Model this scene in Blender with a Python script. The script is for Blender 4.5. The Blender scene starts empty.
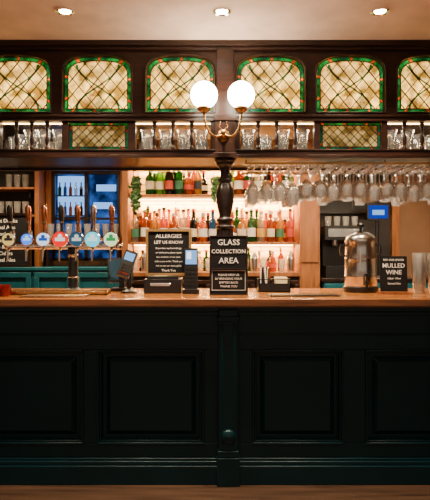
import bpy, math, random
from mathutils import Vector, Matrix
random.seed(7)
D=bpy.data; C=bpy.context; SC=C.scene
R=math.radians
# ------------------------------------------------------------------ materials
def newmat(name):
    m=D.materials.new(name); m.use_nodes=True
    nt=m.node_tree; nt.nodes.clear()
    out=nt.nodes.new('ShaderNodeOutputMaterial')
    return m,nt,out
def pm(name,col,rough=0.5,metal=0.0,var=0.15,scale=8.0,bump=0.0,emit=None,es=0.0,coat=0.0,stretch=None,col2=None,spec=0.5):
    m,nt,out=newmat(name); N=nt.nodes; L=nt.links
    b=N.new('ShaderNodeBsdfPrincipled')
    tc=N.new('ShaderNodeTexCoord'); mp=N.new('ShaderNodeMapping')
    if stretch: mp.inputs['Scale'].default_value=stretch
    L.new(tc.outputs['Object'],mp.inputs[0])
    nz=N.new('ShaderNodeTexNoise'); nz.inputs['Scale'].default_value=scale; nz.inputs['Detail'].default_value=5
    L.new(mp.outputs[0],nz.inputs[0])
    cr=N.new('ShaderNodeValToRGB')
    c1=tuple(c*(1-var) for c in col[:3])+(1,)
    c2=tuple(min(1,c*(1+var)) for c in col[:3])+(1,) if col2 is None else tuple(col2)+(1,)
    cr.color_ramp.elements[0].color=c1; cr.color_ramp.elements[0].position=.3
    cr.color_ramp.elements[1].color=c2; cr.color_ramp.elements[1].position=.7
    L.new(nz.outputs[0],cr.inputs[0]); L.new(cr.outputs[0],b.inputs['Base Color'])
    b.inputs['Roughness'].default_value=rough; b.inputs['Metallic'].default_value=metal
    b.inputs['Coat Weight'].default_value=coat
    b.inputs['Specular IOR Level'].default_value=spec
    if emit: 
        b.inputs['Emission Color'].default_value=tuple(emit)+(1,); b.inputs['Emission Strength'].default_value=es
    if bump>0:
        bp=N.new('ShaderNodeBump'); bp.inputs['Strength'].default_value=bump; bp.inputs['Distance'].default_value=.01
        L.new(nz.outputs[0],bp.inputs['Height']); L.new(bp.outputs[0],b.inputs['Normal'])
    L.new(b.outputs[0],out.inputs[0])
    return m
def glassy(name,col,transp=0.75,rough=0.05,gl=.75,base=.05,bodycol=None):
    """thin glass: see-through + fresnel gloss + a little surface haze"""
    m,nt,out=newmat(name); N=nt.nodes; L=nt.links
    bc=bodycol or col
    t=N.new('ShaderNodeBsdfTransparent'); t.inputs[0].default_value=tuple(col)+(1,)
    g=N.new('ShaderNodeBsdfGlossy'); g.inputs['Roughness'].default_value=rough
    d=N.new('ShaderNodeBsdfTranslucent'); d.inputs[0].default_value=tuple(bc)+(1,)
    d2=N.new('ShaderNodeBsdfDiffuse'); d2.inputs[0].default_value=tuple(bc)+(1,)
    md=N.new('ShaderNodeMixShader'); L.new(d.outputs[0],md.inputs[1]); L.new(d2.outputs[0],md.inputs[2])
    lw=N.new('ShaderNodeLayerWeight'); lw.inputs[0].default_value=.35
    m1=N.new('ShaderNodeMixShader'); m1.inputs[0].default_value=1-transp
    L.new(t.outputs[0],m1.inputs[1]); L.new(md.outputs[0],m1.inputs[2])
    m2=N.new('ShaderNodeMixShader')
    mm=N.new('ShaderNodeMath'); mm.operation='MULTIPLY_ADD'; mm.inputs[1].default_value=gl; mm.inputs[2].default_value=base
    L.new(lw.outputs['Facing'],mm.inputs[0]); L.new(mm.outputs[0],m2.inputs[0])
    L.new(m1.outputs[0],m2.inputs[1]); L.new(g.outputs[0],m2.inputs[2]); L.new(m2.outputs[0],out.inputs[0])
    return m
def stain(name,c1,c2,scale=18,see=.35):
    m,nt,out=newmat(name); N=nt.nodes; L=nt.links
    tc=N.new('ShaderNodeTexCoord'); nz=N.new('ShaderNodeTexNoise'); nz.inputs['Scale'].default_value=scale; nz.inputs['Detail'].default_value=4
    L.new(tc.outputs['Object'],nz.inputs[0])
    cr=N.new('ShaderNodeValToRGB'); cr.color_ramp.elements[0].color=tuple(c1)+(1,); cr.color_ramp.elements[1].color=tuple(c2)+(1,)
    cr.color_ramp.elements[0].position=.40; cr.color_ramp.elements[1].position=.62
    L.new(nz.outputs[0],cr.inputs[0])
    t=N.new('ShaderNodeBsdfTranslucent'); L.new(cr.outputs[0],t.inputs[0])
    g=N.new('ShaderNodeBsdfPrincipled'); L.new(cr.outputs[0],g.inputs['Base Color']); g.inputs['Roughness'].default_value=.12
    bp=N.new('ShaderNodeBump'); bp.inputs['Strength'].default_value=.5; bp.inputs['Distance'].default_value=.01
    L.new(nz.outputs[0],bp.inputs['Height']); L.new(bp.outputs[0],g.inputs['Normal'])
    tr=N.new('ShaderNodeBsdfTransparent'); L.new(cr.outputs[0],tr.inputs[0])
    ma=N.new('ShaderNodeMixShader'); ma.inputs[0].default_value=see; L.new(t.outputs[0],ma.inputs[1]); L.new(tr.outputs[0],ma.inputs[2])
    mb=N.new('ShaderNodeMixShader'); mb.inputs[0].default_value=.2; L.new(ma.outputs[0],mb.inputs[1]); L.new(g.outputs[0],mb.inputs[2])
    L.new(mb.outputs[0],out.inputs[0]); return m
def emis(name,col,s):
    m,nt,out=newmat(name); e=nt.nodes.new('ShaderNodeEmission'); e.inputs[0].default_value=tuple(col)+(1,); e.inputs[1].default_value=s
    nt.links.new(e.outputs[0],out.inputs[0]); return m

DKWOOD=pm('dark_mahogany',(.022,.0075,.0042),.32,0,.5,6,stretch=(1,1,8),spec=.4)
DKWOOD2=pm('dark_stained_wood',(.012,.006,.0045),.3,0,.4,6,coat=.2)
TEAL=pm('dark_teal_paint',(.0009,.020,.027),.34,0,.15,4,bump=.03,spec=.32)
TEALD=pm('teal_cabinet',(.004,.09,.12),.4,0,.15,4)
OAK=pm('warm_brown_wood',(.28,.10,.03),.4,0,.35,5,stretch=(6,6,.6))
BLACK=pm('black_plastic',(.009,.009,.010),.35,0,.1,spec=.4)
BOARD=pm('chalkboard',(.007,.007,.008),.6,0,.4,14,spec=.25)
CHALK=pm('chalk_white',(.85,.83,.78),.8,0,.05)
CREAM=pm('cream_paper',(.80,.64,.36),.7,0,.1)
STEEL=pm('brushed_steel',(.74,.71,.66),.22,1,.08,20)
CHROME=pm('chrome',(.8,.8,.8),.10,1,.03)
BRASS=pm('aged_brass',(.55,.33,.12),.25,1,.15)
COPPER=pm('copper',(.80,.33,.17),.25,1,.1)
LEAD=pm('lead_came',(.012,.010,.008),.4,.4,.1)
GOLD=pm('gilt_frame',(.42,.25,.09),.35,.5,.2)
AMBER=stain('amber_glass',(.22,.155,.035),(.95,.80,.38),11,.62)
GREENG=stain('green_glass',(.003,.09,.05),(.015,.30,.17),24)
TEALG=stain('teal_glass',(.003,.07,.06),(.015,.22,.18),24)
REDG=stain('red_glass',(.40,.03,.01),(.65,.12,.03),24)
CLEAR=glassy('clear_glass',(.98,.98,.97),.80,.04,.9,.10,(.97,.95,.92))
CLEARB=glassy('tumbler_glass',(.98,.98,.97),.955,.04,.75,.05,(.95,.94,.92))
GLOBE=emis('opal_globe_lit',(1,.85,.64),42)
LEDM=emis('led_strip',(1,.55,.20),26)
SPOTM=emis('downlight_lens',(1,.9,.75),60)
PAPER=pm('white_cup',(.8,.78,.74),.6)
LEAF=pm('ivy_leaf',(.03,.10,.02),.5,0,.5,30)
CEIL=pm('ceiling_plaster',(.84,.60,.46),.85,0,.12,5,bump=.5)
FLOOR=pm('floor_boards',(.055,.028,.016),.4,0,.5,3,stretch=(.7,9,1))
CTOP=pm('varnished_counter_wood',(.30,.085,.016),.18,0,.45,5,stretch=(.8,9,1),coat=.3,col2=(.60,.23,.055))
CEDGE=pm('counter_edge_wood',(.30,.10,.025),.25,0,.4,5,stretch=(.8,4,9),coat=.3)
def tiles():
    m,nt,out=newmat('cream_brick_tile'); N=nt.nodes; L=nt.links
    tc=N.new('ShaderNodeTexCoord'); mp=N.new('ShaderNodeMapping'); mp.inputs['Rotation'].default_value=(R(90),0,0)
    L.new(tc.outputs['Object'],mp.inputs[0])
    bt=N.new('ShaderNodeTexBrick'); bt.inputs['Color1'].default_value=(.56,.35,.13,1); bt.inputs['Color2'].default_value=(.74,.50,.22,1)
    bt.inputs['Mortar'].default_value=(.30,.17,.06,1); bt.inputs['Scale'].default_value=1; bt.inputs['Brick Width'].default_value=.2
    bt.inputs['Row Height'].default_value=.07; bt.inputs['Mortar Size'].default_value=.007
    L.new(mp.outputs[0],bt.inputs[0])
    b=N.new('ShaderNodeBsdfPrincipled'); b.inputs['Roughness'].default_value=.45
    L.new(bt.outputs[0],b.inputs['Base Color']); L.new(b.outputs[0],out.inputs[0]); return m
TILE=tiles()
WALL=pm('brown_wall_paint',(.20,.10,.05),.7,0,.1,3)
WALLD=pm('dark_wall_paint',(.016,.011,.010),.6,0,.2,3)

# ------------------------------------------------------------------ mesh builder
class B:
    def __init__(s,name): s.n=name; s.v=[]; s.f=[]; s.fm=[]; s.m=[]
    def mi(s,mat):
        if mat not in s.m: s.m.append(mat)
        return s.m.index(mat)
    def add(s,vs,fs,mat,M=None):
        o=len(s.v); k=s.mi(mat)
        for v in vs:
            v=Vector(v)
            if M: v=M@v
            s.v.append(v)
        for f in fs: s.f.append([i+o for i in f]); s.fm.append(k)
        return s
    def box(s,x0,x1,y0,y1,z0,z1,mat,M=None):
        vs=[(x0,y0,z0),(x1,y0,z0),(x1,y1,z0),(x0,y1,z0),(x0,y0,z1),(x1,y0,z1),(x1,y1,z1),(x0,y1,z1)]
        return s.add(vs,[(0,3,2,1),(4,5,6,7),(0,1,5,4),(1,2,6,5),(2,3,7,6),(3,0,4,7)],mat,M)
    def frame(s,x0,x1,z0,z1,w,y0,y1,mat,M=None):
        s.box(x0,x1,y0,y1,z1-w,z1,mat,M); s.box(x0,x1,y0,y1,z0,z0+w,mat,M)
        s.box(x0,x0+w,y0,y1,z0+w,z1-w,mat,M); s.box(x1-w,x1,y0,y1,z0+w,z1-w,mat,M)
    def raised(s,x0,x1,z0,z1,bw,yb,yf,mat):
        """bevelled raised field, base at yb, face at yf"""
        vs=[(x0,yb,z0),(x1,yb,z0),(x1,yb,z1),(x0,yb,z1),(x0+bw,yf,z0+bw),(x1-bw,yf,z0+bw),(x1-bw,yf,z1-bw),(x0+bw,yf,z1-bw)]
        s.add(vs,[(4,5,6,7),(0,1,5,4),(1,2,6,5),(2,3,7,6),(3,0,4,7)],mat)
    def lathe(s,prof,loc,mat,seg=20,M=None,a0=0,a1=2*math.pi,flute=0,nfl=0):
        vs=[];n=len(prof); full=abs(a1-a0-2*math.pi)<1e-6; cols=seg if full else seg+1
        for j in range(cols):
            a=a0+(a1-a0)*j/seg; k=1-(flute*(.5+.5*math.cos(a*nfl)) if nfl else 0)
            for r,z in prof:
                vs.append((r*k*math.cos(a),r*k*math.sin(a),z))
        fs=[]
        for j in range(seg):
            j2=(j+1)%cols
            for i in range(n-1):
                a,b,c,d=j*n+i,j2*n+i,j2*n+i+1,j*n+i+1
                if prof[i][0]<1e-6: fs.append((a,c,d))
                elif prof[i+1][0]<1e-6: fs.append((a,b,c))
                else: fs.append((a,b,c,d))
        T=Matrix.Translation(loc)
        if M: T=T@M
        return s.add(vs,fs,mat,T)
    def cyl(s,p0,p1,r0,mat,r1=None,seg=14):
        p0=Vector(p0);p1=Vector(p1);r1=r0 if r1 is None else r1
        d=p1-p0; q=d.to_track_quat('Z','Y').to_matrix().to_4x4()
        return s.lathe([(0,0),(r0,0),(r1,d.length),(0,d.length)],p0,mat,seg,q)
    def tube(s,pts,r,mat,seg=6,closed=False):
        pts=[Vector(p) for p in pts]; n=len(pts); vs=[];fs=[]
        for i,p in enumerate(pts):
            a=pts[(i-1)%n] if (closed or i>0) else p; b=pts[(i+1)%n] if (closed or i<n-1) else p
            t=(b-a).normalized(); up=Vector((0,1,0)) if abs(t.y)<.9 else Vector((0,0,1))
            u=t.cross(up).normalized(); w=t.cross(u)
            for k in range(seg):
                an=2*math.pi*k/seg+math.pi/seg; vs.append(p+u*math.cos(an)*r+w*math.sin(an)*r)
        for i in range(n if closed else n-1):
            i2=(i+1)%n
            for k in range(seg):
                k2=(k+1)%seg; fs.append((i*seg+k,i*seg+k2,i2*seg+k2,i2*seg+k))
        if not closed: fs.append(tuple(range(seg))); fs.append(tuple((n-1)*seg+k for k in range(seg)))
        return s.add(vs,fs,mat)
    def sphere(s,loc,r,mat,seg=24,sz=1):
        pr=[(r*math.sin(math.pi*i/12) if 0<i<12 else 0,-r*sz*math.cos(math.pi*i/12)) for i in range(13)]
        return s.lathe(pr,loc,mat,seg)
    def text(s,txt,x,y,z,size,mat,M=None,ext=.0008,spacing=1.0,off=.004):
        cu=D.curves.new('t','FONT'); cu.body=txt; cu.size=size; cu.align_x='CENTER'; cu.align_y='CENTER'; cu.extrude=ext; cu.resolution_u=2
        cu.offset=size*off; cu.space_line=spacing
        ob=D.objects.new('t',cu); SC.collection.objects.link(ob)
        C.view_layer.update(); dg=C.evaluated_depsgraph_get(); me=D.meshes.new_from_object(ob.evaluated_get(dg))
        T=Matrix.Translation((x,y,z))@Matrix.Rotation(R(90),4,'X')
        if M: T=M@T
        s.add([v.co for v in me.vertices],[list(p.vertices) for p in me.polygons],mat,T)
        D.objects.remove(ob); D.curves.remove(cu); D.meshes.remove(me); return s
    def holes(s,outer,inners,y0,y1,mat):
        cu=D.curves.new('h','CURVE'); cu.dimensions='2D'; cu.fill_mode='BOTH'; cu.extrude=abs(y1-y0)/2
        for lp in [outer]+inners:
            sp=cu.splines.new('POLY'); sp.points.add(len(lp)-1); sp.use_cyclic_u=True
            for i,(a,b) in enumerate(lp): sp.points[i].co=(a,b,0,1)
        ob=D.objects.new('h',cu); SC.collection.objects.link(ob)
        C.view_layer.update(); dg=C.evaluated_depsgraph_get(); me=D.meshes.new_from_object(ob.evaluated_get(dg))
        T=Matrix.Translation((0,(y0+y1)/2,0))@Matrix.Rotation(R(90),4,'X')
        s.add([v.co for v in me.vertices],[list(p.vertices) for p in me.polygons],mat,T)
        D.objects.remove(ob); D.curves.remove(cu); D.meshes.remove(me)
    def done(s,bevel=0,parent=None,sharp=35):
        me=D.meshes.new(s.n); me.from_pydata([tuple(v) for v in s.v],[],s.f)
        for m in s.m: me.materials.append(m)
        for p,k in zip(me.polygons,s.fm): p.material_index=k; p.use_smooth=True
        me.update(); me.set_sharp_from_angle(angle=R(sharp))
        xs=[v.co.x for v in me.vertices];ys=[v.co.y for v in me.vertices];zs=[v.co.z for v in me.vertices]
        o=Vector(((min(xs)+max(xs))/2,(min(ys)+max(ys))/2,min(zs)))
        for v in me.vertices: v.co-=o
        ob=D.objects.new(s.n,me); ob.location=o; SC.collection.objects.link(ob)
        if bevel:
            b=ob.modifiers.new('Bevel','BEVEL'); b.width=bevel; b.segments=2; b.limit_method='ANGLE'; b.angle_limit=R(40)
        if parent: ob.parent=parent
        return ob
def light(kind,name,loc,energy,col,**k):
    l=D.lights.new(name,kind); l.energy=energy; l.color=col
    rot=k.pop('rot',(0,0,0))
    for a,b in k.items(): setattr(l,a,b)
    o=D.objects.new(name,l); o.location=loc; o.rotation_euler=rot; SC.collection.objects.link(o); return o

CT=1.13   # counter top height
# ------------------------------------------------------------------ room shell
b=B('floor'); b.box(-3.6,3.6,-5,2.6,-.1,0,FLOOR); b.done()
b=B('ceiling'); b.box(-3.6,3.6,-5,2.6,2.8,2.9,CEIL); b.done()
b=B('wall_back'); 
b.holes([(-3.6,0),(3.6,0),(3.6,2.8),(-3.6,2.8)],[[(-1.74,1.29),(-.99,1.29),(-.99,2.27),(-1.74,2.27)]],2.45,2.55,WALLD); b.done()
b=B('wall_left'); b.box(-3.7,-3.6,-5,2.6,0,2.8,WALL); b.done()
b=B('wall_right'); b.box(3.6,3.7,-5,2.6,0,2.8,WALL); b.done()

# ------------------------------------------------------------------ bar counter
b=B('bar_counter')
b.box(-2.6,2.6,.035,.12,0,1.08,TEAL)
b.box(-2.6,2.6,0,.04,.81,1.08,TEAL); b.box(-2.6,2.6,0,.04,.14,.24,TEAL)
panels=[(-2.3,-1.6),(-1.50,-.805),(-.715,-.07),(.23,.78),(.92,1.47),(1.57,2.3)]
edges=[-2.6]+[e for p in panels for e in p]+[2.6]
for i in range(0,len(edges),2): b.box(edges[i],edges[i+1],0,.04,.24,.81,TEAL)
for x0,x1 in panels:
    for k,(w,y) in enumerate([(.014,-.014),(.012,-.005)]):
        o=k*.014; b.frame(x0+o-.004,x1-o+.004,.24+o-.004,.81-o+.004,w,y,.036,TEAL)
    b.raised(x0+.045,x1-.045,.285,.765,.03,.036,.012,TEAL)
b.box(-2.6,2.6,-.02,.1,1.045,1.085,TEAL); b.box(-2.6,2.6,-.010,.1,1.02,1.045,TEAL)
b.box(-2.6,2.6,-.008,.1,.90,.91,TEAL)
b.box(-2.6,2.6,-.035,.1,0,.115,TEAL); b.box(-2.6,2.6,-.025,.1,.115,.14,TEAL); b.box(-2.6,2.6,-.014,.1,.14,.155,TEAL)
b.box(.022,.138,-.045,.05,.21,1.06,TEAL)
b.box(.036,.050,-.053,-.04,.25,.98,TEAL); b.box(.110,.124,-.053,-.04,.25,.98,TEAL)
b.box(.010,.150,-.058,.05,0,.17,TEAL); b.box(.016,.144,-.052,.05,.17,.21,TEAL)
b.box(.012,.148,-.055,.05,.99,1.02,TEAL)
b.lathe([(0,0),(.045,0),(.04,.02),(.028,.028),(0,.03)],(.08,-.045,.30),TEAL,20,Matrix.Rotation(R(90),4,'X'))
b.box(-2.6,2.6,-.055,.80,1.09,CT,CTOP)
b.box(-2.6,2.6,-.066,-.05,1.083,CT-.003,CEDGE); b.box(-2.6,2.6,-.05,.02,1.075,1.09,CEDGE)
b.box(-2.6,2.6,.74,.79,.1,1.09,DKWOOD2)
b.done(bevel=.004)

# ------------------------------------------------------------------ gantry
YG=.30
def arch(cx,z0,z1,hw,rise,n=20,p=.72):
    zs=z1-rise; pts=[(cx-hw,z0),(cx+hw,z0)]
    for i in range(n+1):
        t=math.pi*i/n; c=math.cos(t); q=math.sin(t)
        pts.append((cx+hw*math.copysign(abs(c)**p,c),zs+rise*abs(q)**p))
    return pts
cents=[-1.888,-1.325,-.785,-.233,.372,.904,1.443,1.98]
b=B('bar_gantry')
hl=[arch(c,2.338,2.717,.227,.12) for c in cents]
b.holes([(-2.2,2.29),(2.3,2.29),(2.3,2.80),(-2.2,2.80)],hl,YG,YG+.04,DKWOOD)
for c in cents:
    a=[(x,YG-.004,z) for x,z in arch(c,2.334,2.721,.232,.12)]
    b.tube(a,.007,DKWOOD,6,closed=True)
b.box(-2.2,2.3,YG-.05,YG+.02,2.765,2.80,DKWOOD); b.box(-2.2,2.3,YG-.03,YG+.02,2.745,2.765,DKWOOD)
b.box(-2.2,2.3,YG-.03,YG+.05,2.300,2.316,DKWOOD); b.box(-2.2,2.3,YG-.018,YG+.05,2.275,2.300,DKWOOD)
b.box(-2.2,2.3,YG,YG+.58,2.275,2.292,DKWOOD)
b.box(-2.2,2.3,YG-.012,YG+.58,2.045,2.078,DKWOOD)
b.box(-2.2,2.3,YG-.028,YG+.03,2.03,2.05,DKWOOD); b.box(-2.2,2.3,YG-.02,YG+.03,2.078,2.088,DKWOOD)
b.box(-2.2,2.3,.86,.88,2.29,2.80,CREAM)
b.box(-2.2,2.3,.84,.88,2.03,2.085,DKWOOD)
opens=[(-1.98,-1.6),(-1.43,-1.02),(-.53,-.03),(.165,.66),(1.15,1.62)]
latt=[(-.978,-.578),(.698,1.11),(1.66,2.06)]
posts=[(-2.2,-1.98),(-1.60,-1.43),(-1.02,-.978),(-.578,-.53),(-.03,.165),(.66,.698),(1.11,1.15),(1.62,1.66),(2.06,2.3)]
for x0,x1 in posts: b.box(x0,x1,YG,YG+.05,2.078,2.29,DKWOOD); b.box(x0,x1,.82,.87,2.078,2.29,DKWOOD)
b.box(.0,.135,YG-.045,YG+.02,2.05,2.30,DKWOOD); b.box(.012,.123,YG-.035,YG+.01,2.30,2.75,DKWOOD)
b.box(-.01,.145,YG-.055,YG+.02,2.03,2.06,DKWOOD); b.box(-.01,.145,YG-.055,YG+.02,2.27,2.31,DKWOOD)
b.box(-2.1,2.2,.345,.355,2.268,2.275,LEDM)  # glowing strip added to brighten the tumbler row
for x in (-2.15,2.25):
    b.box(x-.05,x+.05,.3,.40,CT,2.05,DKWOOD)
spind=[(.010,0),(.013,.01),(.013,.025),(.007,.035),(.012,.06),(.014,.085),(.009,.11),(.006,.125),(.011,.14),(.007,.15),(.013,.165),(.013,.19)]
for x0,x1 in opens:
    for k in (1,2,3):
        b.lathe([(r*1.15,z) for r,z in spind],(x0+(x1-x0)*k/4,YG+.02,2.084),DKWOOD,12)
b.done(bevel=.002)
def clip(poly,p,d):
    t0,t1=-9,9; n=len(poly)
    cx=sum(q[0] for q in poly)/n; cz=sum(q[1] for q in poly)/n
    for i in range(n):
        a=poly[i]; c=poly[(i+1)%n]; ex,ez=c[0]-a[0],c[1]-a[1]
        if abs(ex)+abs(ez)<1e-7: continue
        nx,nz=-ez,ex
        if (cx-a[0])*nx+(cz-a[1])*nz<0: nx,nz=-nx,-nz
        den=d[0]*nx+d[1]*nz; num=(p[0]-a[0])*nx+(p[1]-a[1])*nz
        if abs(den)<1e-9:
            if num<0: return None
        elif den>0: t0=max(t0,-num/den)
        else: t1=min(t1,-num/den)
    if t1-t0<.01: return None
    return (p[0]+d[0]*t0,p[1]+d[1]*t0),(p[0]+d[0]*t1,p[1]+d[1]*t1)
def resample(poly,step):
    out=[];n=len(poly)
    for i in range(n):
        a=Vector(poly[i]);c=Vector(poly[(i+1)%n]);L=(c-a).length
        k=max(1,round(L/step))
        for j in range(k): out.append(tuple(a+(c-a)*j/k))
    return out
def glass_panel(name,poly,cx,cz,hw,hh,sp,aspect,bw,curves):
    b=B(name); Y=YG+.028
    b.add([(x,Y,z) for x,z in poly],[tuple(range(len(poly)))],AMBER)
    dn=resample(poly,.020); n=len(dn)
    sc=lambda p,w:(cx+(p[0]-cx)*(1-w/hw),cz+(p[1]-cz)*(1-w/hh))
    o1=[sc(p,.004) for p in dn]; i1=[sc(p,bw) for p in dn]
    for i in range(n):
        j=(i+1)%n; mt=REDG if i%8==2 else (GREENG if (i//8)%2 else TEALG)
        b.add([(o1[i][0],Y-.003,o1[i][1]),(o1[j][0],Y-.003,o1[j][1]),(i1[j][0],Y-.003,i1[j][1]),(i1[i][0],Y-.003,i1[i][1])],[(0,1,2,3)],mt)
        if i%8 in(2,3): b.tube([(o1[i][0],Y-.005,o1[i][1]),(i1[i][0],Y-.005,i1[i][1])],.0022,LEAD,4)
    b.tube([(x,Y-.005,z) for x,z in o1],.004,LEAD,4,True); b.tube([(x,Y-.005,z) for x,z in i1],.004,LEAD,4,True)
    inner=[sc(p,bw) for p in poly]
    d1=Vector((1,aspect)).normalized()
    stepz=sp*aspect
    for s in (1,-1):
        for k in range(-9,10):
            r=clip(inner,(cx,cz+(k+.5)*stepz),(d1[0],d1[1]*s))
            if r: b.tube([(r[0][0],Y-.005,r[0][1]),(r[1][0],Y-.005,r[1][1])],.0042 if curves else .0034,LEAD,4)
    if curves:
        for s in (1,-1):
            pts=[]
            for i in range(25):
                t=i/24; z=cz-hh+bw+.01+(2*hh-2*bw-.02)*t
                x=cx+s*(hw*.62)*math.cos(t*math.pi)
                pts.append((x,z))
            for i in range(24):
                (xa,za),(xb,zb)=pts[i],pts[i+1]
                b.add([(xa-.006,Y-.004,za),(xa+.006,Y-.004,za),(xb+.006,Y-.004,zb),(xb-.006,Y-.004,zb)],[(0,1,2,3)],TEALG)
            for o in (-.0065,.0065): b.tube([(x+o,Y-.006,z) for x,z in pts],.0018,LEAD,4)
    return b.done()
for c in cents: glass_panel('stained_glass_panel',arch(c,2.338,2.717,.227,.12),c,2.515,.227,.185,.085,1.2,.028,True)
for x0,x1 in latt:
    cx=(x0+x1)/2; hw=(x1-x0)/2
    glass_panel('leaded_lattice_panel',[(x0,2.088),(x1,2.088),(x1,2.275),(x0,2.275)],cx,2.1815,hw,.0935,.055,1.0,.022,False)
# ------------------------------------------------------------------ turned column
b=B('turned_bar_column')
cx,cy=.0675,.36
b.box(cx-.075,cx+.075,cy-.075,cy+.075,CT,CT+.05,DKWOOD2)
b.lathe([(.070,1.18),(.072,1.195),(.06,1.21),(.058,1.225),(.066,1.235),(.05,1.25),(.045,1.27)],(cx,cy,0),DKWOOD2,28)
b.lathe([(.044,1.27),(.047,1.32),(.054,1.40),(.058,1.47),(.058,1.52),(.052,1.56)],(cx,cy,0),DKWOOD2,72,flute=.10,nfl=12)
b.lathe([(.052,1.56),(.062,1.568),(.062,1.58),(.048,1.59),(.044,1.605),(.056,1.615),(.056,1.63),(.042,1.64),(.040,1.66),(.052,1.70),(.060,1.745),(.062,1.79),(.056,1.83),(.044,1.86),(.036,1.875),(.048,1.882),(.05,1.895),(.036,1.905),(.030,1.93),(.033,1.96),(.045,1.985),(.058,1.995),(.06,2.01),(.07,2.018),(.07,2.028)],(cx,cy,0),DKWOOD2,32)
b.done(bevel=.003)
# ------------------------------------------------------------------ twin globe lamp
b=B('twin_globe_wall_lamp')
yl=.12; zc=2.17; xc=.055
b.lathe([(0,0),(.04,0),(.04,.008),(.03,.016),(.018,.022),(.016,.035),(0,.037)],(xc,YG-.045,zc),BRASS,24,Matrix.Rotation(R(90),4,'X'))
b.sphere((xc,yl+.04,zc),.024,BRASS)
b.cyl((xc,YG-.08,zc),(xc,yl+.04,zc),.009,BRASS)
for gx in (-.069,.165):
    s=1 if gx>xc else -1
    pts=[]
    P0=Vector((xc,yl+.04,zc));P1=Vector((xc+s*.06,yl,zc-.07));P2=Vector((gx+s*.0,yl,zc+.0));P3=Vector((gx,yl,zc+.125))
    for i in range(17):
        t=i/16; pts.append(P0*(1-t)**3+P1*3*t*(1-t)**2+P2*3*t*t*(1-t)+P3*t**3)
    b.tube(pts,.007,BRASS,10)
    b.lathe([(0,0),(.012,0),(.018,.012),(.036,.022),(.042,.034),(.040,.044),(0,.046)],(gx,yl,zc+.11),BRASS,24)
    b.sphere((gx,yl,2.400),.086,GLOBE,32)
    b.tube([(xc,yl+.04,zc),(xc+s*.03,yl+.03,zc+.04),(xc+s*.015,yl+.03,zc+.07)],.004,BRASS,8)
b.done()
# ------------------------------------------------------------------ downlights
for x,y in [(-.865,-.18),(.04,-.18),(.952,-.18),(-.9,-2.2),(.95,-2.2),(-.9,-3.9),(.95,-3.9)]:  # rear rows are unseen, added as room fill behind the camera
    b=B('ceiling_downlight')
    b.lathe([(.032,.006),(.034,-.004),(.046,-.010),(.054,-.006),(.055,0.0),(.055,.002)],(x,y,2.798),CHROME,28)
    b.lathe([(0,-.001),(.033,-.001)],(x,y,2.796),SPOTM,24)
    b.done()
    light('SPOT','downlight_beam',(x,y,2.78),(230 if y>-1 else 160),(1,.79,.54),spot_size=R(110),spot_blend=1,shadow_soft_size=.03)
# ------------------------------------------------------------------ glasses
def tumbler(b,x,y,z,h=.115,r=.04,mat=None):
    mat=mat or CLEARB
    pr=[(0,.004),(r*.70,.004),(r*.74,0),(r*.78,.01),(r*.9,h*.55),(r,h),(r*.95,h),(r*.85,h*.5),(r*.68,.014),(0,.014)]
    b.lathe(pr,(x,y,z),mat,18)
for x0,x1 in opens:
    b=B('stacked_tumblers'); w=(x1-x0)/4
    for k in range(4):
        for yy in (.43,.60):
            x=x0+w*(k+.5)+random.uniform(-.006,.006)
            tumbler(b,x,yy,2.079,.115,.044); 
            if random.random()<.75: tumbler(b,x,yy,2.079+.055,.11,.045)
    b.done()
def wineglass(b,x,y,z,h,r):
    pr=[(0,0),(r*.85,-.002),(r*.9,-.004),(.012,-.012),(.0045,-.022),(.0040,-h*.40),(.010,-h*.44),(r*.75,-h*.52),(r,-h*.66),(r*.97,-h*.82),(r*.80,-h),(r*.77,-h),(r*.93,-h*.82),(r*.95,-h*.66),(r*.6,-h*.53),(0,-h*.46)]
    b.lathe(pr,(x,y,z),CLEAR,18)
rack=B('glass_hanging_rack')
RX0,RX1,RZ=.20,2.1,2.012
for y in (.36,.82): rack.box(RX0,RX1,y-.006,y+.006,RZ-.012,RZ+.0,BRASS)
cols=[]; x=RX0+.06
while x<RX1-.04:
    cols.append(x); x+=.092
for x in cols:
    for s in (-1,1): rack.cyl((x+s*.017,.36,RZ-.016),(x+s*.017,.82,RZ-.016),.004,BRASS,seg=8)
for x in (RX0+.01,(RX0+RX1)/2,RX1-.01):
    for y in (.36,.82): rack.cyl((x,y,RZ-.01),(x,y,2.030),.005,BRASS,seg=8)
rack.done()
b=B('hanging_wine_glasses')
for i,x in enumerate(cols):
    for j,y in enumerate((.41,.50,.59,.68,.77)):
        if x<.50 and j%2: continue
        h=.20+(.03 if (i%3==0) else 0)+random.uniform(-.005,.012)
        wineglass(b,x+random.uniform(-.003,.003),y,RZ-.020,h+.025*(x<.6),.042)
b.done()
# ------------------------------------------------------------------ back bar
YB=2.45
b=B('tiled_alcove_wall'); b.box(-.86,.83,YB-.02,YB,1.2,2.8,TILE); b.done()
for z in (1.955,1.475,2.36):
    b=B('back_bar_shelf'); b.box(-.865,.835,2.14,2.425,z,z+.025,OAK); b.box(-.85,.82,2.385,2.40,z-.012,z,LEDM); b.done(bevel=.003)
b=B('trim_2'); b.box(-.93,-.87,2.10,2.45,1.251,2.8,OAK); b.done(bevel=.003)
b=B('trim_3'); b.box(.84,1.04,2.06,2.45,0,2.8,OAK); b.box(.86,1.02,2.05,2.06,1.3,2.7,OAK); b.done(bevel=.003)
b=B('back_bar_cabinet')
b.box(-.925,.835,2.02,2.42,1.16,1.20,OAK); b.box(-.925,.835,2.05,2.42,0,1.16,DKWOOD2)
for i in range(4):
    x0=-.92+i*.44; b.frame(x0+.01,x0+.43,.15,1.12,.04,2.03,2.05,DKWOOD); b.cyl((x0+.38,2.02,.6),(x0+.38,2.02,.8),.008,STEEL)
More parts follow.
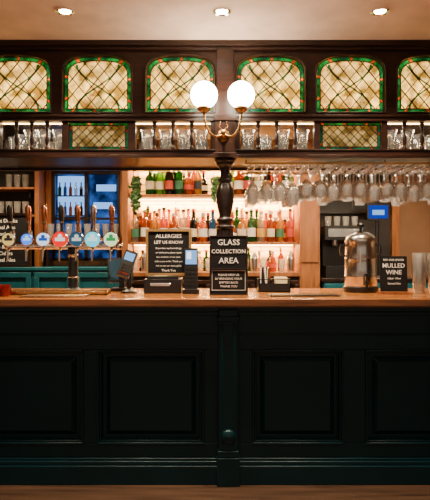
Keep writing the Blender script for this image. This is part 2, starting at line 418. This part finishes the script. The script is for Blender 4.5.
b.done(bevel=.003)
for n,(x0,x1,h) in enumerate([(-2.6,-.94,1.25),(1.05,2.6,1.14)]):
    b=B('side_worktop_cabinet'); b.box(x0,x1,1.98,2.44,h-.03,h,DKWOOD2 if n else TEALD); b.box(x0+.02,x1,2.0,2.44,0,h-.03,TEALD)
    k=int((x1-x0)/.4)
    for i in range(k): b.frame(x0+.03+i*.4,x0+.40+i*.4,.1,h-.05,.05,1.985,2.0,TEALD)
    b.done(bevel=.003)
PROF={
 'wine':[(0,0),(.036,0),(.038,.01),(.038,.18),(.030,.205),(.015,.235),(.014,.29),(.016,.292),(.016,.305),(0,.305)],
 'whisky':[(0,0),(.042,0),(.044,.01),(.044,.16),(.040,.175),(.018,.20),(.016,.245),(.019,.247),(.019,.275),(0,.275)],
 'gin':[(0,0),(.038,0),(.046,.015),(.049,.08),(.046,.14),(.030,.175),(.016,.19),(.015,.225),(.020,.228),(.020,.255),(0,.255)],
 'tall':[(0,0),(.030,0),(.033,.01),(.036,.19),(.032,.215),(.014,.24),(.014,.30),(.017,.302),(.017,.325),(0,.325)],
 'vodka':[(0,0),(.037,0),(.038,.005),(.038,.20),(.036,.215),(.014,.228),(.014,.27),(.018,.272),(.018,.295),(0,.295)],
}
def bm(name,c,t=.55): return glassy(name,c,t,.05,.35,.03,tuple(x*.55 for x in c))
BM={'green':bm('green_bottle',(.03,.20,.04)),'amber':bm('amber_bottle',(.55,.16,.012)),'clear':bm('clear_bottle',(.80,.74,.62),.75),
 'pink':bm('pink_bottle',(.80,.22,.12)),'dark':bm('dark_bottle',(.03,.015,.01)),'blue':bm('blue_bottle',(.06,.20,.42)),'orange':bm('orange_bottle',(.80,.24,.015)),'red':bm('red_bottle',(.35,.02,.01)),'lime':bm('lime_bottle',(.30,.58,.05)),'gold':bm('gold_bottle',(.72,.42,.05))}
LB=[pm('label_%d'%i,c,.6) for i,c in enumerate([(.6,.50,.34),(.45,.04,.02),(.02,.02,.03),(.5,.28,.04),(.03,.13,.07),(.65,.60,.52),(.04,.08,.24)])]
CAPS=[pm('cap_%d'%i,c,.3,.5) for i,c in enumerate([(.02,.02,.02),(.6,.4,.1),(.4,.04,.03),(.5,.5,.5)])]
def bottle(b,x,y,z,kind,colr,lab,cap,s=1.0):
    p=PROF[kind]; b.lathe([(r*s,h*s) for r,h in p[:-3]],(x,y,z),BM[colr],18)
    b.lathe([(r*s*1.05,h*s) for r,h in p[-4:-3]]+[(r*s*1.05,h*s) for r,h in p[-3:]],(x,y,z),CAPS[cap],14)
    rm=max(r for r,h in p)*s+.0015; zt={'gin':(.05,.10)}.get(kind,(.05,.13))
    b.lathe([(rm,zt[0]*s),(rm,zt[1]*s)],(x,y,z),LB[lab],18,a0=-math.pi*.95,a1=-math.pi*.05)
up=['green','lime','dark','green','amber','gold','dark','amber','green','clear','dark','amber']
lo=['clear','amber','gold','pink','amber','clear','dark','orange','blue','clear','amber','gold','green']
for nm,z,cs,rngs in [('upper',1.981,up,[(-.66,-.10),(.14,.78)]),('lower',1.501,lo,[(-.81,.79)])]:
    b=B('liquor_bottles')
    for row,(y,off) in enumerate(((2.185,0),(2.275,.043),(2.36,.01))):
        k=row*5
        for a,c in rngs:
            x=a+off
            while x<min(c,.785):
                kd=random.choice(list(PROF)); s=random.uniform(.98,1.10)*(1.06 if kd!='gin' else .92)*(1.07 if row==2 else 1)
                s=min(s,1.10 if nm=='upper' else 1.2)
                bottle(b,x,y,z,kd,random.choice(cs) if row else cs[k%len(cs)],random.randrange(7),random.randrange(4),min(s,.043/max(r for r,h in PROF[kd])*1.02) if False else s*.97)
                k+=1; x+=random.uniform(.094,.102)
    b.done()
b=B('worktop_glassware')
for i in range(18):
    x=-.80+i*.092
    if i%4==1: b.lathe([(0,0),(.035,0),(.042,.13),(.036,.15),(.02,.185),(.018,.20),(0,.20)],(x,2.15,1.201),STEEL,20)
    elif i%4==3: bottle(b,x,2.15,1.201,'gin',['orange','clear','amber'][i%3],i%7,i%4,.80)
    else: tumbler(b,x,2.15,1.201,.13,.036,CLEAR)
for i in range(14):
    bottle(b,-.75+i*.11,2.30,1.201,['whisky','wine','gin'][i%3],['dark','amber','green','gold'][i%4],(i*3)%7,i%4,.80)
b.done()
# bottles and casks standing on top of the gantry, behind the glass
b=B('display_bottles')
for c in cents:
    for dx in (-.13,-.03,.07,.15):
        if random.random()<.72: bottle(b,c+dx+random.uniform(-.01,.01),.62+random.uniform(-.04,.06),2.293,random.choice(['wine','whisky','vodka','gin']),random.choice(['dark','amber','gold','green']),random.randrange(7),1,random.uniform(.9,1.2))
b.done()
# left window with blue evening light + wood frame
b=B('window_1')
b.frame(-1.78,-.95,1.255,2.31,.05,2.40,2.46,OAK)
b.frame(-1.73,-1.00,1.30,2.26,.035,2.43,2.50,DKWOOD2)
b.box(-1.385,-1.345,2.43,2.50,1.30,2.25,DKWOOD2)
b.box(-1.70,-1.02,2.44,2.49,1.74,1.765,DKWOOD2)
m,nt,out=newmat('blue_evening_glass'); N=nt.nodes; L=nt.links
tc=N.new('ShaderNodeTexCoord'); nz=N.new('ShaderNodeTexNoise'); nz.inputs['Scale'].default_value=5; nz.inputs['Detail'].default_value=4
cr=N.new('ShaderNodeValToRGB'); cr.color_ramp.elements[0].color=(.003,.010,.04,1); cr.color_ramp.elements[0].position=.42
cr.color_ramp.elements[1].color=(.04,.15,.55,1); cr.color_ramp.elements[1].position=.68
e=N.new('ShaderNodeEmission'); e.inputs[1].default_value=1.2
L.new(tc.outputs['Object'],nz.inputs[0]); L.new(nz.outputs[0],cr.inputs[0]); L.new(cr.outputs[0],e.inputs[0]); L.new(e.outputs[0],out.inputs[0])
b.box(-1.73,-1.0,2.50,2.52,1.295,2.265,m)
SIGNB=emis('lit_blue_pane',(.20,.46,1),1.8)
b.box(-1.68,-1.40,2.490,2.499,1.78,2.21,SIGNB)
for z in (1.78,1.99):
    b.box(-1.69,-1.39,2.46,2.489,z,z+.012,DKWOOD2)
    for i in range(5): b.lathe([(.018,0),(.018,.08),(.007,.10),(.007,.14),(0,.14)],(-1.655+i*.057,2.47,z+.012),BM[['green','blue','amber','clear','dark'][i]],10)
b.box(-1.30,-1.10,2.490,2.499,1.86,1.93,SIGNB); b.box(-1.27,-1.06,2.490,2.499,2.05,2.12,SIGNB)
b.done()
b=B('window_glass_shelf')
b.box(-1.76,-.97,2.22,2.38,1.52,1.54,OAK)
for x in (-1.72,-1.0): b.box(x-.01,x+.01,2.24,2.39,1.251,1.52,DKWOOD2)
b.done()
b=B('shelf_glassware')
for i in range(8):
    tumbler(b,-1.70+i*.095,2.30,1.541,.15,.038,CLEAR)
b.done()
for z in (1.50,1.78,2.06):
    b=B('wall_shelf'); b.box(-2.55,-1.84,2.2,2.45,z-.02,z,OAK)
    for x in (-2.5,-1.9): b.box(x-.01,x+.01,2.25,2.45,z-.10,z-.02,DKWOOD2)
    b.done()
b=B('trim_4'); b.box(-1.835,-1.79,2.2,2.45,1.251,2.8,OAK); b.done()
for z in (1.78,2.06):
    b=B('shelf_glassware')
    for i in range(7): 
        if z>2 and i in (2,3): continue
        tumbler(b,-2.47+i*.085,2.3,z+.001,.14,.038,CLEAR)
    b.done()
def ivy(name,x,y,z,n,l,spread):
    b=B(name)
    b.lathe([(0,0),(.04,0),(.05,.10),(.055,.10),(.055,.115),(.045,.115),(0,.10)],(x,y,z),DKWOOD2,20)
    for k in range(n):
        a=random.uniform(0,6.28); ex=math.cos(a)*spread; ey=-abs(math.sin(a)*spread*.6)-.09; pts=[]; ll=l*random.uniform(.5,1)
        for i in range(10):
            t=i/9; r=min(1,t*2.5)
            pts.append(Vector((x+ex*r+random.uniform(-.008,.008),y+ey*r,z+.12+.05*math.sin(min(t*3.14*1.5,3.14))-ll*max(0,t-.2))))
        b.tube(pts,.0025,LEAF,4)
        for p in pts:
            for q in range(3):
                c=p+Vector((random.uniform(-.022,.022),random.uniform(-.02,.02),random.uniform(-.015,.015)))
                s=random.uniform(.012,.021); M=Matrix.Translation(c)@Matrix.Rotation(random.uniform(0,6.3),4,'Y')@Matrix.Rotation(random.uniform(-.8,.8),4,'X')
                b.add([(0,0,-s),(s*.7,.003,-s*.2),(s*.5,0,s*.5),(0,-.004,s),(-s*.5,0,s*.5),(-s*.7,.003,-s*.2)],[(0,1,2,3),(0,3,4,5)],LEAF,M)
    b.done()
ivy('trailing_ivy_plant',-.80,2.215,1.981,12,.36,.03)
ivy('trailing_ivy_plant',-2.26,2.26,2.061,7,.16,.05)
ivy('trailing_ivy_plant',.02,2.215,1.981,9,.24,.035)
b=B('chalkboard_menu')
b.box(-2.32,-1.86,2.10,2.13,1.27,1.77,BOARD); b.frame(-2.34,-1.84,1.252,1.79,.025,2.085,2.135,DKWOOD2)
for i in range(7): b.text(random.choice(['Real Ales','Cocktails','Gin & Tonic','Hot Drinks','Ciders','House Red']),-2.09,2.098,1.71-i*.065,.052,CHALK)
b.done()
b=B('trim_1'); b.box(1.86,1.94,2.38,2.45,1.14,2.8,OAK); b.done()
b=B('wall_panel_right'); b.box(1.945,3.6,2.42,2.45,1.14,2.8,WALL); b.done()
SCR=emis('blue_screen',(.015,.05,.5),1.0); SCR2=emis('pale_screen',(.25,.55,1),1.3); WHT=emis('screen_white',(.9,.95,1),2)
b=B('till_monitor')
b.box(1.52,1.74,2.10,2.13,1.72,1.88,BLACK); b.box(1.535,1.725,2.097,2.10,1.735,1.865,SCR); b.box(1.57,1.69,2.095,2.097,1.77,1.82,SCR2)
b.cyl((1.63,2.14,1.145),(1.63,2.14,1.73),.02,BLACK); b.lathe([(0,0),(.1,0),(.09,.02),(0,.025)],(1.63,2.14,1.141),BLACK,24)
b.done(bevel=.003)
b=B('coffee_machine')
b.box(1.10,1.48,2.05,2.38,1.141,1.26,BLACK); b.box(1.10,1.48,2.22,2.38,1.26,1.52,BLACK); b.box(1.09,1.49,2.05,2.39,1.52,1.66,BLACK); b.box(1.12,1.46,2.045,2.05,1.55,1.63,STEEL)
for x in (1.2,1.38):
    b.cyl((x,2.12,1.46),(x,2.12,1.52),.03,CHROME); b.cyl((x,2.10,1.47),(x,2.0,1.46),.01,BLACK)
for i in range(4): tumbler(b,1.15+i*.09,2.2,1.661,.10,.036,CLEAR)
b.done(bevel=.003)
b=B('wall_dark_panel')  # black fridge-like front added to keep this stretch of wall dark
b.box(1.06,1.84,2.40,2.445,1.80,2.42,BLACK); b.frame(1.07,1.83,1.81,2.41,.03,2.385,2.40,DKWOOD2)
b.box(1.10,1.80,2.393,2.40,2.10,2.112,STEEL); b.box(1.445,1.46,2.386,2.40,1.83,2.39,DKWOOD2)
b.done()
# ------------------------------------------------------------------ beer tap font
b=B('beer_tap_tower')
ty=.42; tz=1.445
b.lathe([(0,0),(.065,0),(.065,.012),(.05,.02),(.038,.03),(.034,.05),(.032,.26),(.038,.28),(.038,.30)],(-.975,ty,CT),BLACK,28)
b.lathe([(.0345,.1),(.0365,.105),(.0345,.11)],(-.975,ty,CT),CHROME,28); b.lathe([(.034,.24),(.038,.25),(.034,.26)],(-.975,ty,CT),CHROME,28)
b.tube([(-1.42,ty,tz),(-.66,ty,tz)],.022,CHROME,20)
b.sphere((-1.42,ty,tz),.028,CHROME); b.sphere((-.66,ty,tz),.028,CHROME)
taps=[(-1.40,(.5,.35,.1),.044,BLACK,(.03,.02,.02)),(-1.275,(.03,.2,.9),.040,COPPER,(.5,.7,1)),(-1.165,(.55,.65,.8),.046,COPPER,(.02,.08,.4)),(-1.05,(.75,.008,.008),.054,BLACK,(.8,.75,.7)),(-.938,(.02,.06,.10),.050,COPPER,(.6,.6,.5)),(-.83,(.06,.60,.70),.054,STEEL,(.8,.9,.9)),(-.705,(.65,.75,.4),.050,COPPER,(.03,.30,.08))]
for k,(x,c,r,hm,ci) in enumerate(taps):
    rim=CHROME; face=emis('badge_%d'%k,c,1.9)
    RX=Matrix.Rotation(R(90),4,'X'); zb=1.492
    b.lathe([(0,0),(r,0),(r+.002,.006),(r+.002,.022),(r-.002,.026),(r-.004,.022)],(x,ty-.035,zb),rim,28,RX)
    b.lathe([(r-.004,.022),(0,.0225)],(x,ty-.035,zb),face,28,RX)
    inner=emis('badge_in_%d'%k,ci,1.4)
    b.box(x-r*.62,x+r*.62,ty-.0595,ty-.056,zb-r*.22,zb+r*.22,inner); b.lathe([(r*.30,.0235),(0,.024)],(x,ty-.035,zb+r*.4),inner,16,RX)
    b.cyl((x,ty,zb-.04),(x,ty,zb+.06),.018,CHROME)
    b.lathe([(0,0),(.010,0),(.012,.02),(.009,.03),(.014,.06),(.020,.13),(.020,.16),(.010,.18),(0,.185)],(x,ty-.01,zb+.055),hm,18,Matrix.Rotation(R(8),4,'X'))
    b.lathe([(.0145,.058),(.0155,.065),(.0145,.072)],(x,ty-.01,zb+.055),CHROME,18,Matrix.Rotation(R(8),4,'X'))
    b.cyl((x,ty-.02,tz-.01),(x,ty-.07,tz-.03),.010,CHROME); b.cyl((x,ty-.07,tz-.025),(x,ty-.07,tz-.10),.009,CHROME,.007)
b.done()
b=B('drip_tray')
b.box(-1.46,-.70,.19,.345,CT,CT+.008,BRASS)
b.box(-1.46,-.70,.19,.198,CT,CT+.024,BRASS); b.box(-1.46,-.70,.337,.345,CT,CT+.024,BRASS); b.box(-1.46,-1.452,.19,.345,CT,CT+.024,BRASS); b.box(-.708,-.70,.19,.345,CT,CT+.024,BRASS)
for i in range(30): b.box(-1.445+i*.025,-1.438+i*.025,.198,.337,CT+.012,CT+.018,STEEL)
b.done(bevel=.001)
b=B('bar_towel'); 
b.box(-1.20,-.80,.02,.16,CT,CT+.006,pm('towel_cloth',(.10,.05,.03),.9,0,.3,40,bump=.5)); b.box(-1.19,-.81,.035,.05,CT+.005,CT+.008,GOLD); b.box(-1.19,-.81,.13,.145,CT+.005,CT+.008,GOLD)
b.done(bevel=.002)
b=B('tealight_holder')
b.lathe([(0,0),(.03,0),(.036,.02),(.038,.07),(.035,.07),(.033,.02),(0,.008)],(-1.33,.12,CT),REDG,20)
b.lathe([(0,.009),(.022,.009),(.022,.03),(0,.03)],(-1.33,.12,CT),CREAM,16); b.done()
# ------------------------------------------------------------------ POS things
b=B('payment_terminal')
b.lathe([(0,0),(.055,0),(.052,.012),(.03,.02),(.016,.03),(.016,.14)],(-.58,.36,CT),BLACK,24)
M=Matrix.Translation((-.585,.32,CT+.20))@Matrix.Rotation(R(18),4,'Y')@Matrix.Rotation(R(-22),4,'X')
b.box(-.042,.042,-.02,.015,-.10,.085,BLACK,M); b.box(-.032,.032,-.0215,-.02,.015,.07,SCR2,M); b.box(-.038,.038,.015,.04,.02,.10,BLACK,M)
for i in range(4):
    for j in range(3): b.box(-.028+j*.021,-.014+j*.021,-.024,-.02,-.085+i*.021,-.072+i*.021,LEAD if i else REDG,M)
b.done(bevel=.004)
b=B('till_tablet')
M=Matrix.Translation((-.665,.56,CT))@Matrix.Rotation(R(25),4,'Z')@Matrix.Rotation(R(-15),4,'X')
b.box(-.09,.09,-.01,.012,.06,.24,BLACK,M); b.box(-.08,.08,-.0115,-.01,.075,.225,pm('dim_screen',(.02,.05,.08),.1),M)
b.box(-.07,.07,-.06,.08,0,.02,BLACK,Matrix.Translation((-.665,.56,CT))); b.box(-.02,.02,.0,.03,.015,.12,BLACK,Matrix.Translation((-.665,.56,CT)))
b.done(bevel=.004)
b=B('receipt_printer')
b.box(-.475,-.225,.30,.52,CT,CT+.095,BLACK); b.box(-.455,-.245,.31,.50,CT+.095,CT+.115,BLACK); b.box(-.43,-.30,.297,.30,CT+.05,CT+.07,STEEL)
b.box(-.41,-.32,.335,.340,CT+.115,CT+.118,CREAM); b.done(bevel=.008)
b=B('allergies_chalkboard')
z0,z1=CT+.116,1.555
b.box(-.465,-.170,.41,.43,z0,z1,BOARD); b.frame(-.474,-.162,z0,z1+.008,.016,.398,.436,GOLD)
xm=-.318
b.text('ALLERGIES',xm,.408,1.515,.038,CHALK); b.text('LET US KNOW',xm,.408,1.472,.030,CHALK)
for i,t in enumerate(['If you have any food allergy','or intolerance please speak','to a member of our team','before you order. Thank you','Ask to see our menu guide']): b.text(t,xm,.408,1.432-i*.030,.016,CHALK,off=0)
b.text('Thank You',xm,.408,1.280,.022,CHALK)
b.done(bevel=.001)
b=B('handheld_order_terminal')
b.box(-.215,-.105,.26,.38,CT,CT+.03,BLACK); M=Matrix.Translation((-.16,.31,CT+.02))@Matrix.Rotation(R(-10),4,'X')
b.box(-.045,.045,-.012,.018,0,.285,BLACK,M); b.box(-.038,.038,-.0135,-.012,.175,.270,SCR2,M); b.box(-.03,.0,-.0145,-.0135,.21,.26,WHT,M)
for i in range(5):
    for j in range(3): b.box(-.032+j*.024,-.016+j*.024,-.016,-.012,.03+i*.026,.046+i*.026,LEAD,M)
b.done(bevel=.004)
b=B('glass_collection_sign')
x0,x1,ys=-.032,.208,.20; xm=(x0+x1)/2
b.box(x0,x1,ys,ys+.014,1.30,1.51,BOARD); b.frame(x0-.004,x1+.004,1.296,1.514,.008,ys-.004,ys+.018,DKWOOD2)
for t,z,s in (('GLASS',1.468,.052),('COLLECTION',1.410,.036),('AREA',1.350,.052)): b.text(t,xm,ys-.003,z,s,CHALK,ext=.001,off=.004)
b.box(x0,x1,ys-.012,ys+.002,CT+.004,1.298,BOARD); b.frame(x0-.004,x1+.004,CT,1.30,.008,ys-.018,ys+.006,DKWOOD2)
b.frame(x0+.012,x1-.012,CT+.030,1.288,.0022,ys-.0135,ys-.012,CHALK)
b.text('PLEASE HELP US\nBY BRINGING YOUR\nEMPTIES BACK\nTHANK YOU',xm,ys-.014,1.222,.019,CHALK,spacing=1.3,off=0)
b.box(x0,x1,ys-.04,ys+.045,CT,CT+.008,DKWOOD2)
b.done()
b=B('bar_caddy')
b.box(.30,.52,.42,.56,CT,CT+.012,BLACK); b.frame(.30,.52,CT,CT+.09,.006,.42,.426,BLACK); b.box(.30,.52,.55,.56,CT,CT+.09,BLACK); b.box(.30,.306,.42,.56,CT,CT+.09,BLACK); b.box(.514,.52,.42,.56,CT,CT+.09,BLACK); b.box(.40,.406,.42,.56,CT,CT+.09,BLACK)
b.box(.31,.51,.421,.424,CT+.01,CT+.06,BLACK)
for i in range(14): 
    x=.33+random.uniform(-.015,.06); b.cyl((x,.49+random.uniform(-.03,.03),CT+.012),(x+random.uniform(-.01,.01),.49,CT+.17),.003,[PAPER,BLACK,COPPER][i%3],seg=6)
b.box(.42,.50,.44,.54,CT+.012,CT+.10,CREAM); b.done()
b=B('rubber_bar_mat'); b.box(.34,.78,.06,.20,CT,CT+.008,BLACK)
for i in range(20): b.box(.35+i*.021,.36+i*.021,.07,.19,CT+.008,CT+.011,BLACK)
b.done()
# ------------------------------------------------------------------ urn
b=B('mulled_wine_urn')
ux,uy=1.012,.46
b.lathe([(0,0),(.118,0),(.120,.008),(.120,.035),(.110,.042)],(ux,uy,CT),BLACK,40)
b.lathe([(.108,.04),(.112,.05),(.111,.10),(.113,.105),(.113,.112),(.110,.118),(.108,.22),(.110,.226),(.110,.233),(.107,.24),(.103,.335),(.108,.345),(.108,.358),(.100,.362)],(ux,uy,CT),STEEL,48)
b.lathe([(.104,.358),(.104,.368),(.092,.39),(.06,.412),(.025,.42),(0,.421)],(ux,uy,CT),STEEL,48)
b.lathe([(.010,.42),(.010,.445),(.026,.452),(.030,.465),(.022,.478),(0,.48)],(ux,uy,CT),BLACK,24)
b.cyl((ux,uy-.10,CT+.07),(ux,uy-.155,CT+.07),.011,BLACK); b.cyl((ux,uy-.150,CT+.085),(ux,uy-.150,CT+.035),.012,BLACK,.009); b.lathe([(0,0),(.006,0),(.006,.03),(.016,.035),(.016,.045),(0,.047)],(ux,uy-.150,CT+.085),BLACK,14)
for s in (-1,1):
    b.tube([(ux+s*.104,uy,CT+.32),(ux+s*.135,uy,CT+.325),(ux+s*.142,uy,CT+.29),(ux+s*.135,uy,CT+.255),(ux+s*.106,uy,CT+.25)],.008,BLACK,8)
b.cyl((ux-.03,uy-.108,CT+.14),(ux-.03,uy-.108,CT+.30),.005,CLEAR)
b.done()
b=B('mulled_wine_sign')
x0,x1,ys=1.085,1.262,.24; xm=(x0+x1)/2
b.box(x0-.008,x1+.008,ys-.035,ys+.05,CT,CT+.018,OAK)
M=Matrix.Translation((0,ys,CT+.015))@Matrix.Rotation(R(-5),4,'X')
b.box(x0,x1,0,.012,0,.235,BOARD,M)
for i,(t,s) in enumerate([('TRY OUR SPICED',.018),('MULLED',.040),('WINE',.040),('125ml  175ml',.016),('Served Hot',.018)]): b.text(t,xm,-.001,.21-[0,.038,.082,.122,.155][i],s,CHALK,M)
b.done()
b=B('pint_glass_stack')
for (x,y,n) in [(1.37,.34,5),(1.475,.34,5),(1.58,.36,3),(1.42,.45,5),(1.53,.46,3)]:
    for i in range(n): tumbler(b,x,y,CT+i*.03,.15,.046,CLEAR)
b.done()

# ------------------------------------------------------------------ lights
light('AREA','shelf_led_upper',(0,2.37,2.345),110,(1,.60,.25),shape='RECTANGLE',size=1.6,size_y=.03)
light('AREA','shelf_led_mid',(0,2.37,1.940),100,(1,.55,.20),shape='RECTANGLE',size=1.6,size_y=.03)
light('AREA','shelf_led_low',(0,2.37,1.460),45,(1,.55,.20),shape='RECTANGLE',size=1.6,size_y=.03)
light('AREA','gantry_led',(0,.60,2.77),120,(1,.80,.44),shape='RECTANGLE',size=4.2,size_y=.05)
light('AREA','gantry_shelf_fill',(0,.52,2.265),22,(1,.84,.62),shape='RECTANGLE',size=4.2,size_y=.03)  # added fill for the tumbler row, no real lamp
light('AREA','glass_rack_fill',(1.15,.86,2.02),34,(1,.84,.62),shape='RECTANGLE',size=1.9,size_y=.03)  # fill added to brighten the hanging glasses, no fixture
for x in (-2.3,-1.2,-.1,.9,1.8): 
    light('SPOT','bar_back_fill',(x,1.45,2.78),180,(1,.75,.45),spot_size=R(130),spot_blend=.8,shadow_soft_size=.05)  # unseen fill spots added behind the bar, without fixtures
w=D.worlds.new('World'); SC.world=w; w.use_nodes=True
w.node_tree.nodes['Background'].inputs[0].default_value=(.95,.74,.58,1); w.node_tree.nodes['Background'].inputs[1].default_value=.42
# ------------------------------------------------------------------ camera
cam=D.cameras.new('camera'); cam.lens=38.95; cam.sensor_width=36; co=D.objects.new('camera',cam); SC.collection.objects.link(co)
co.location=(0,-3.3,1.42); co.rotation_euler=(R(90),0,0); SC.camera=co
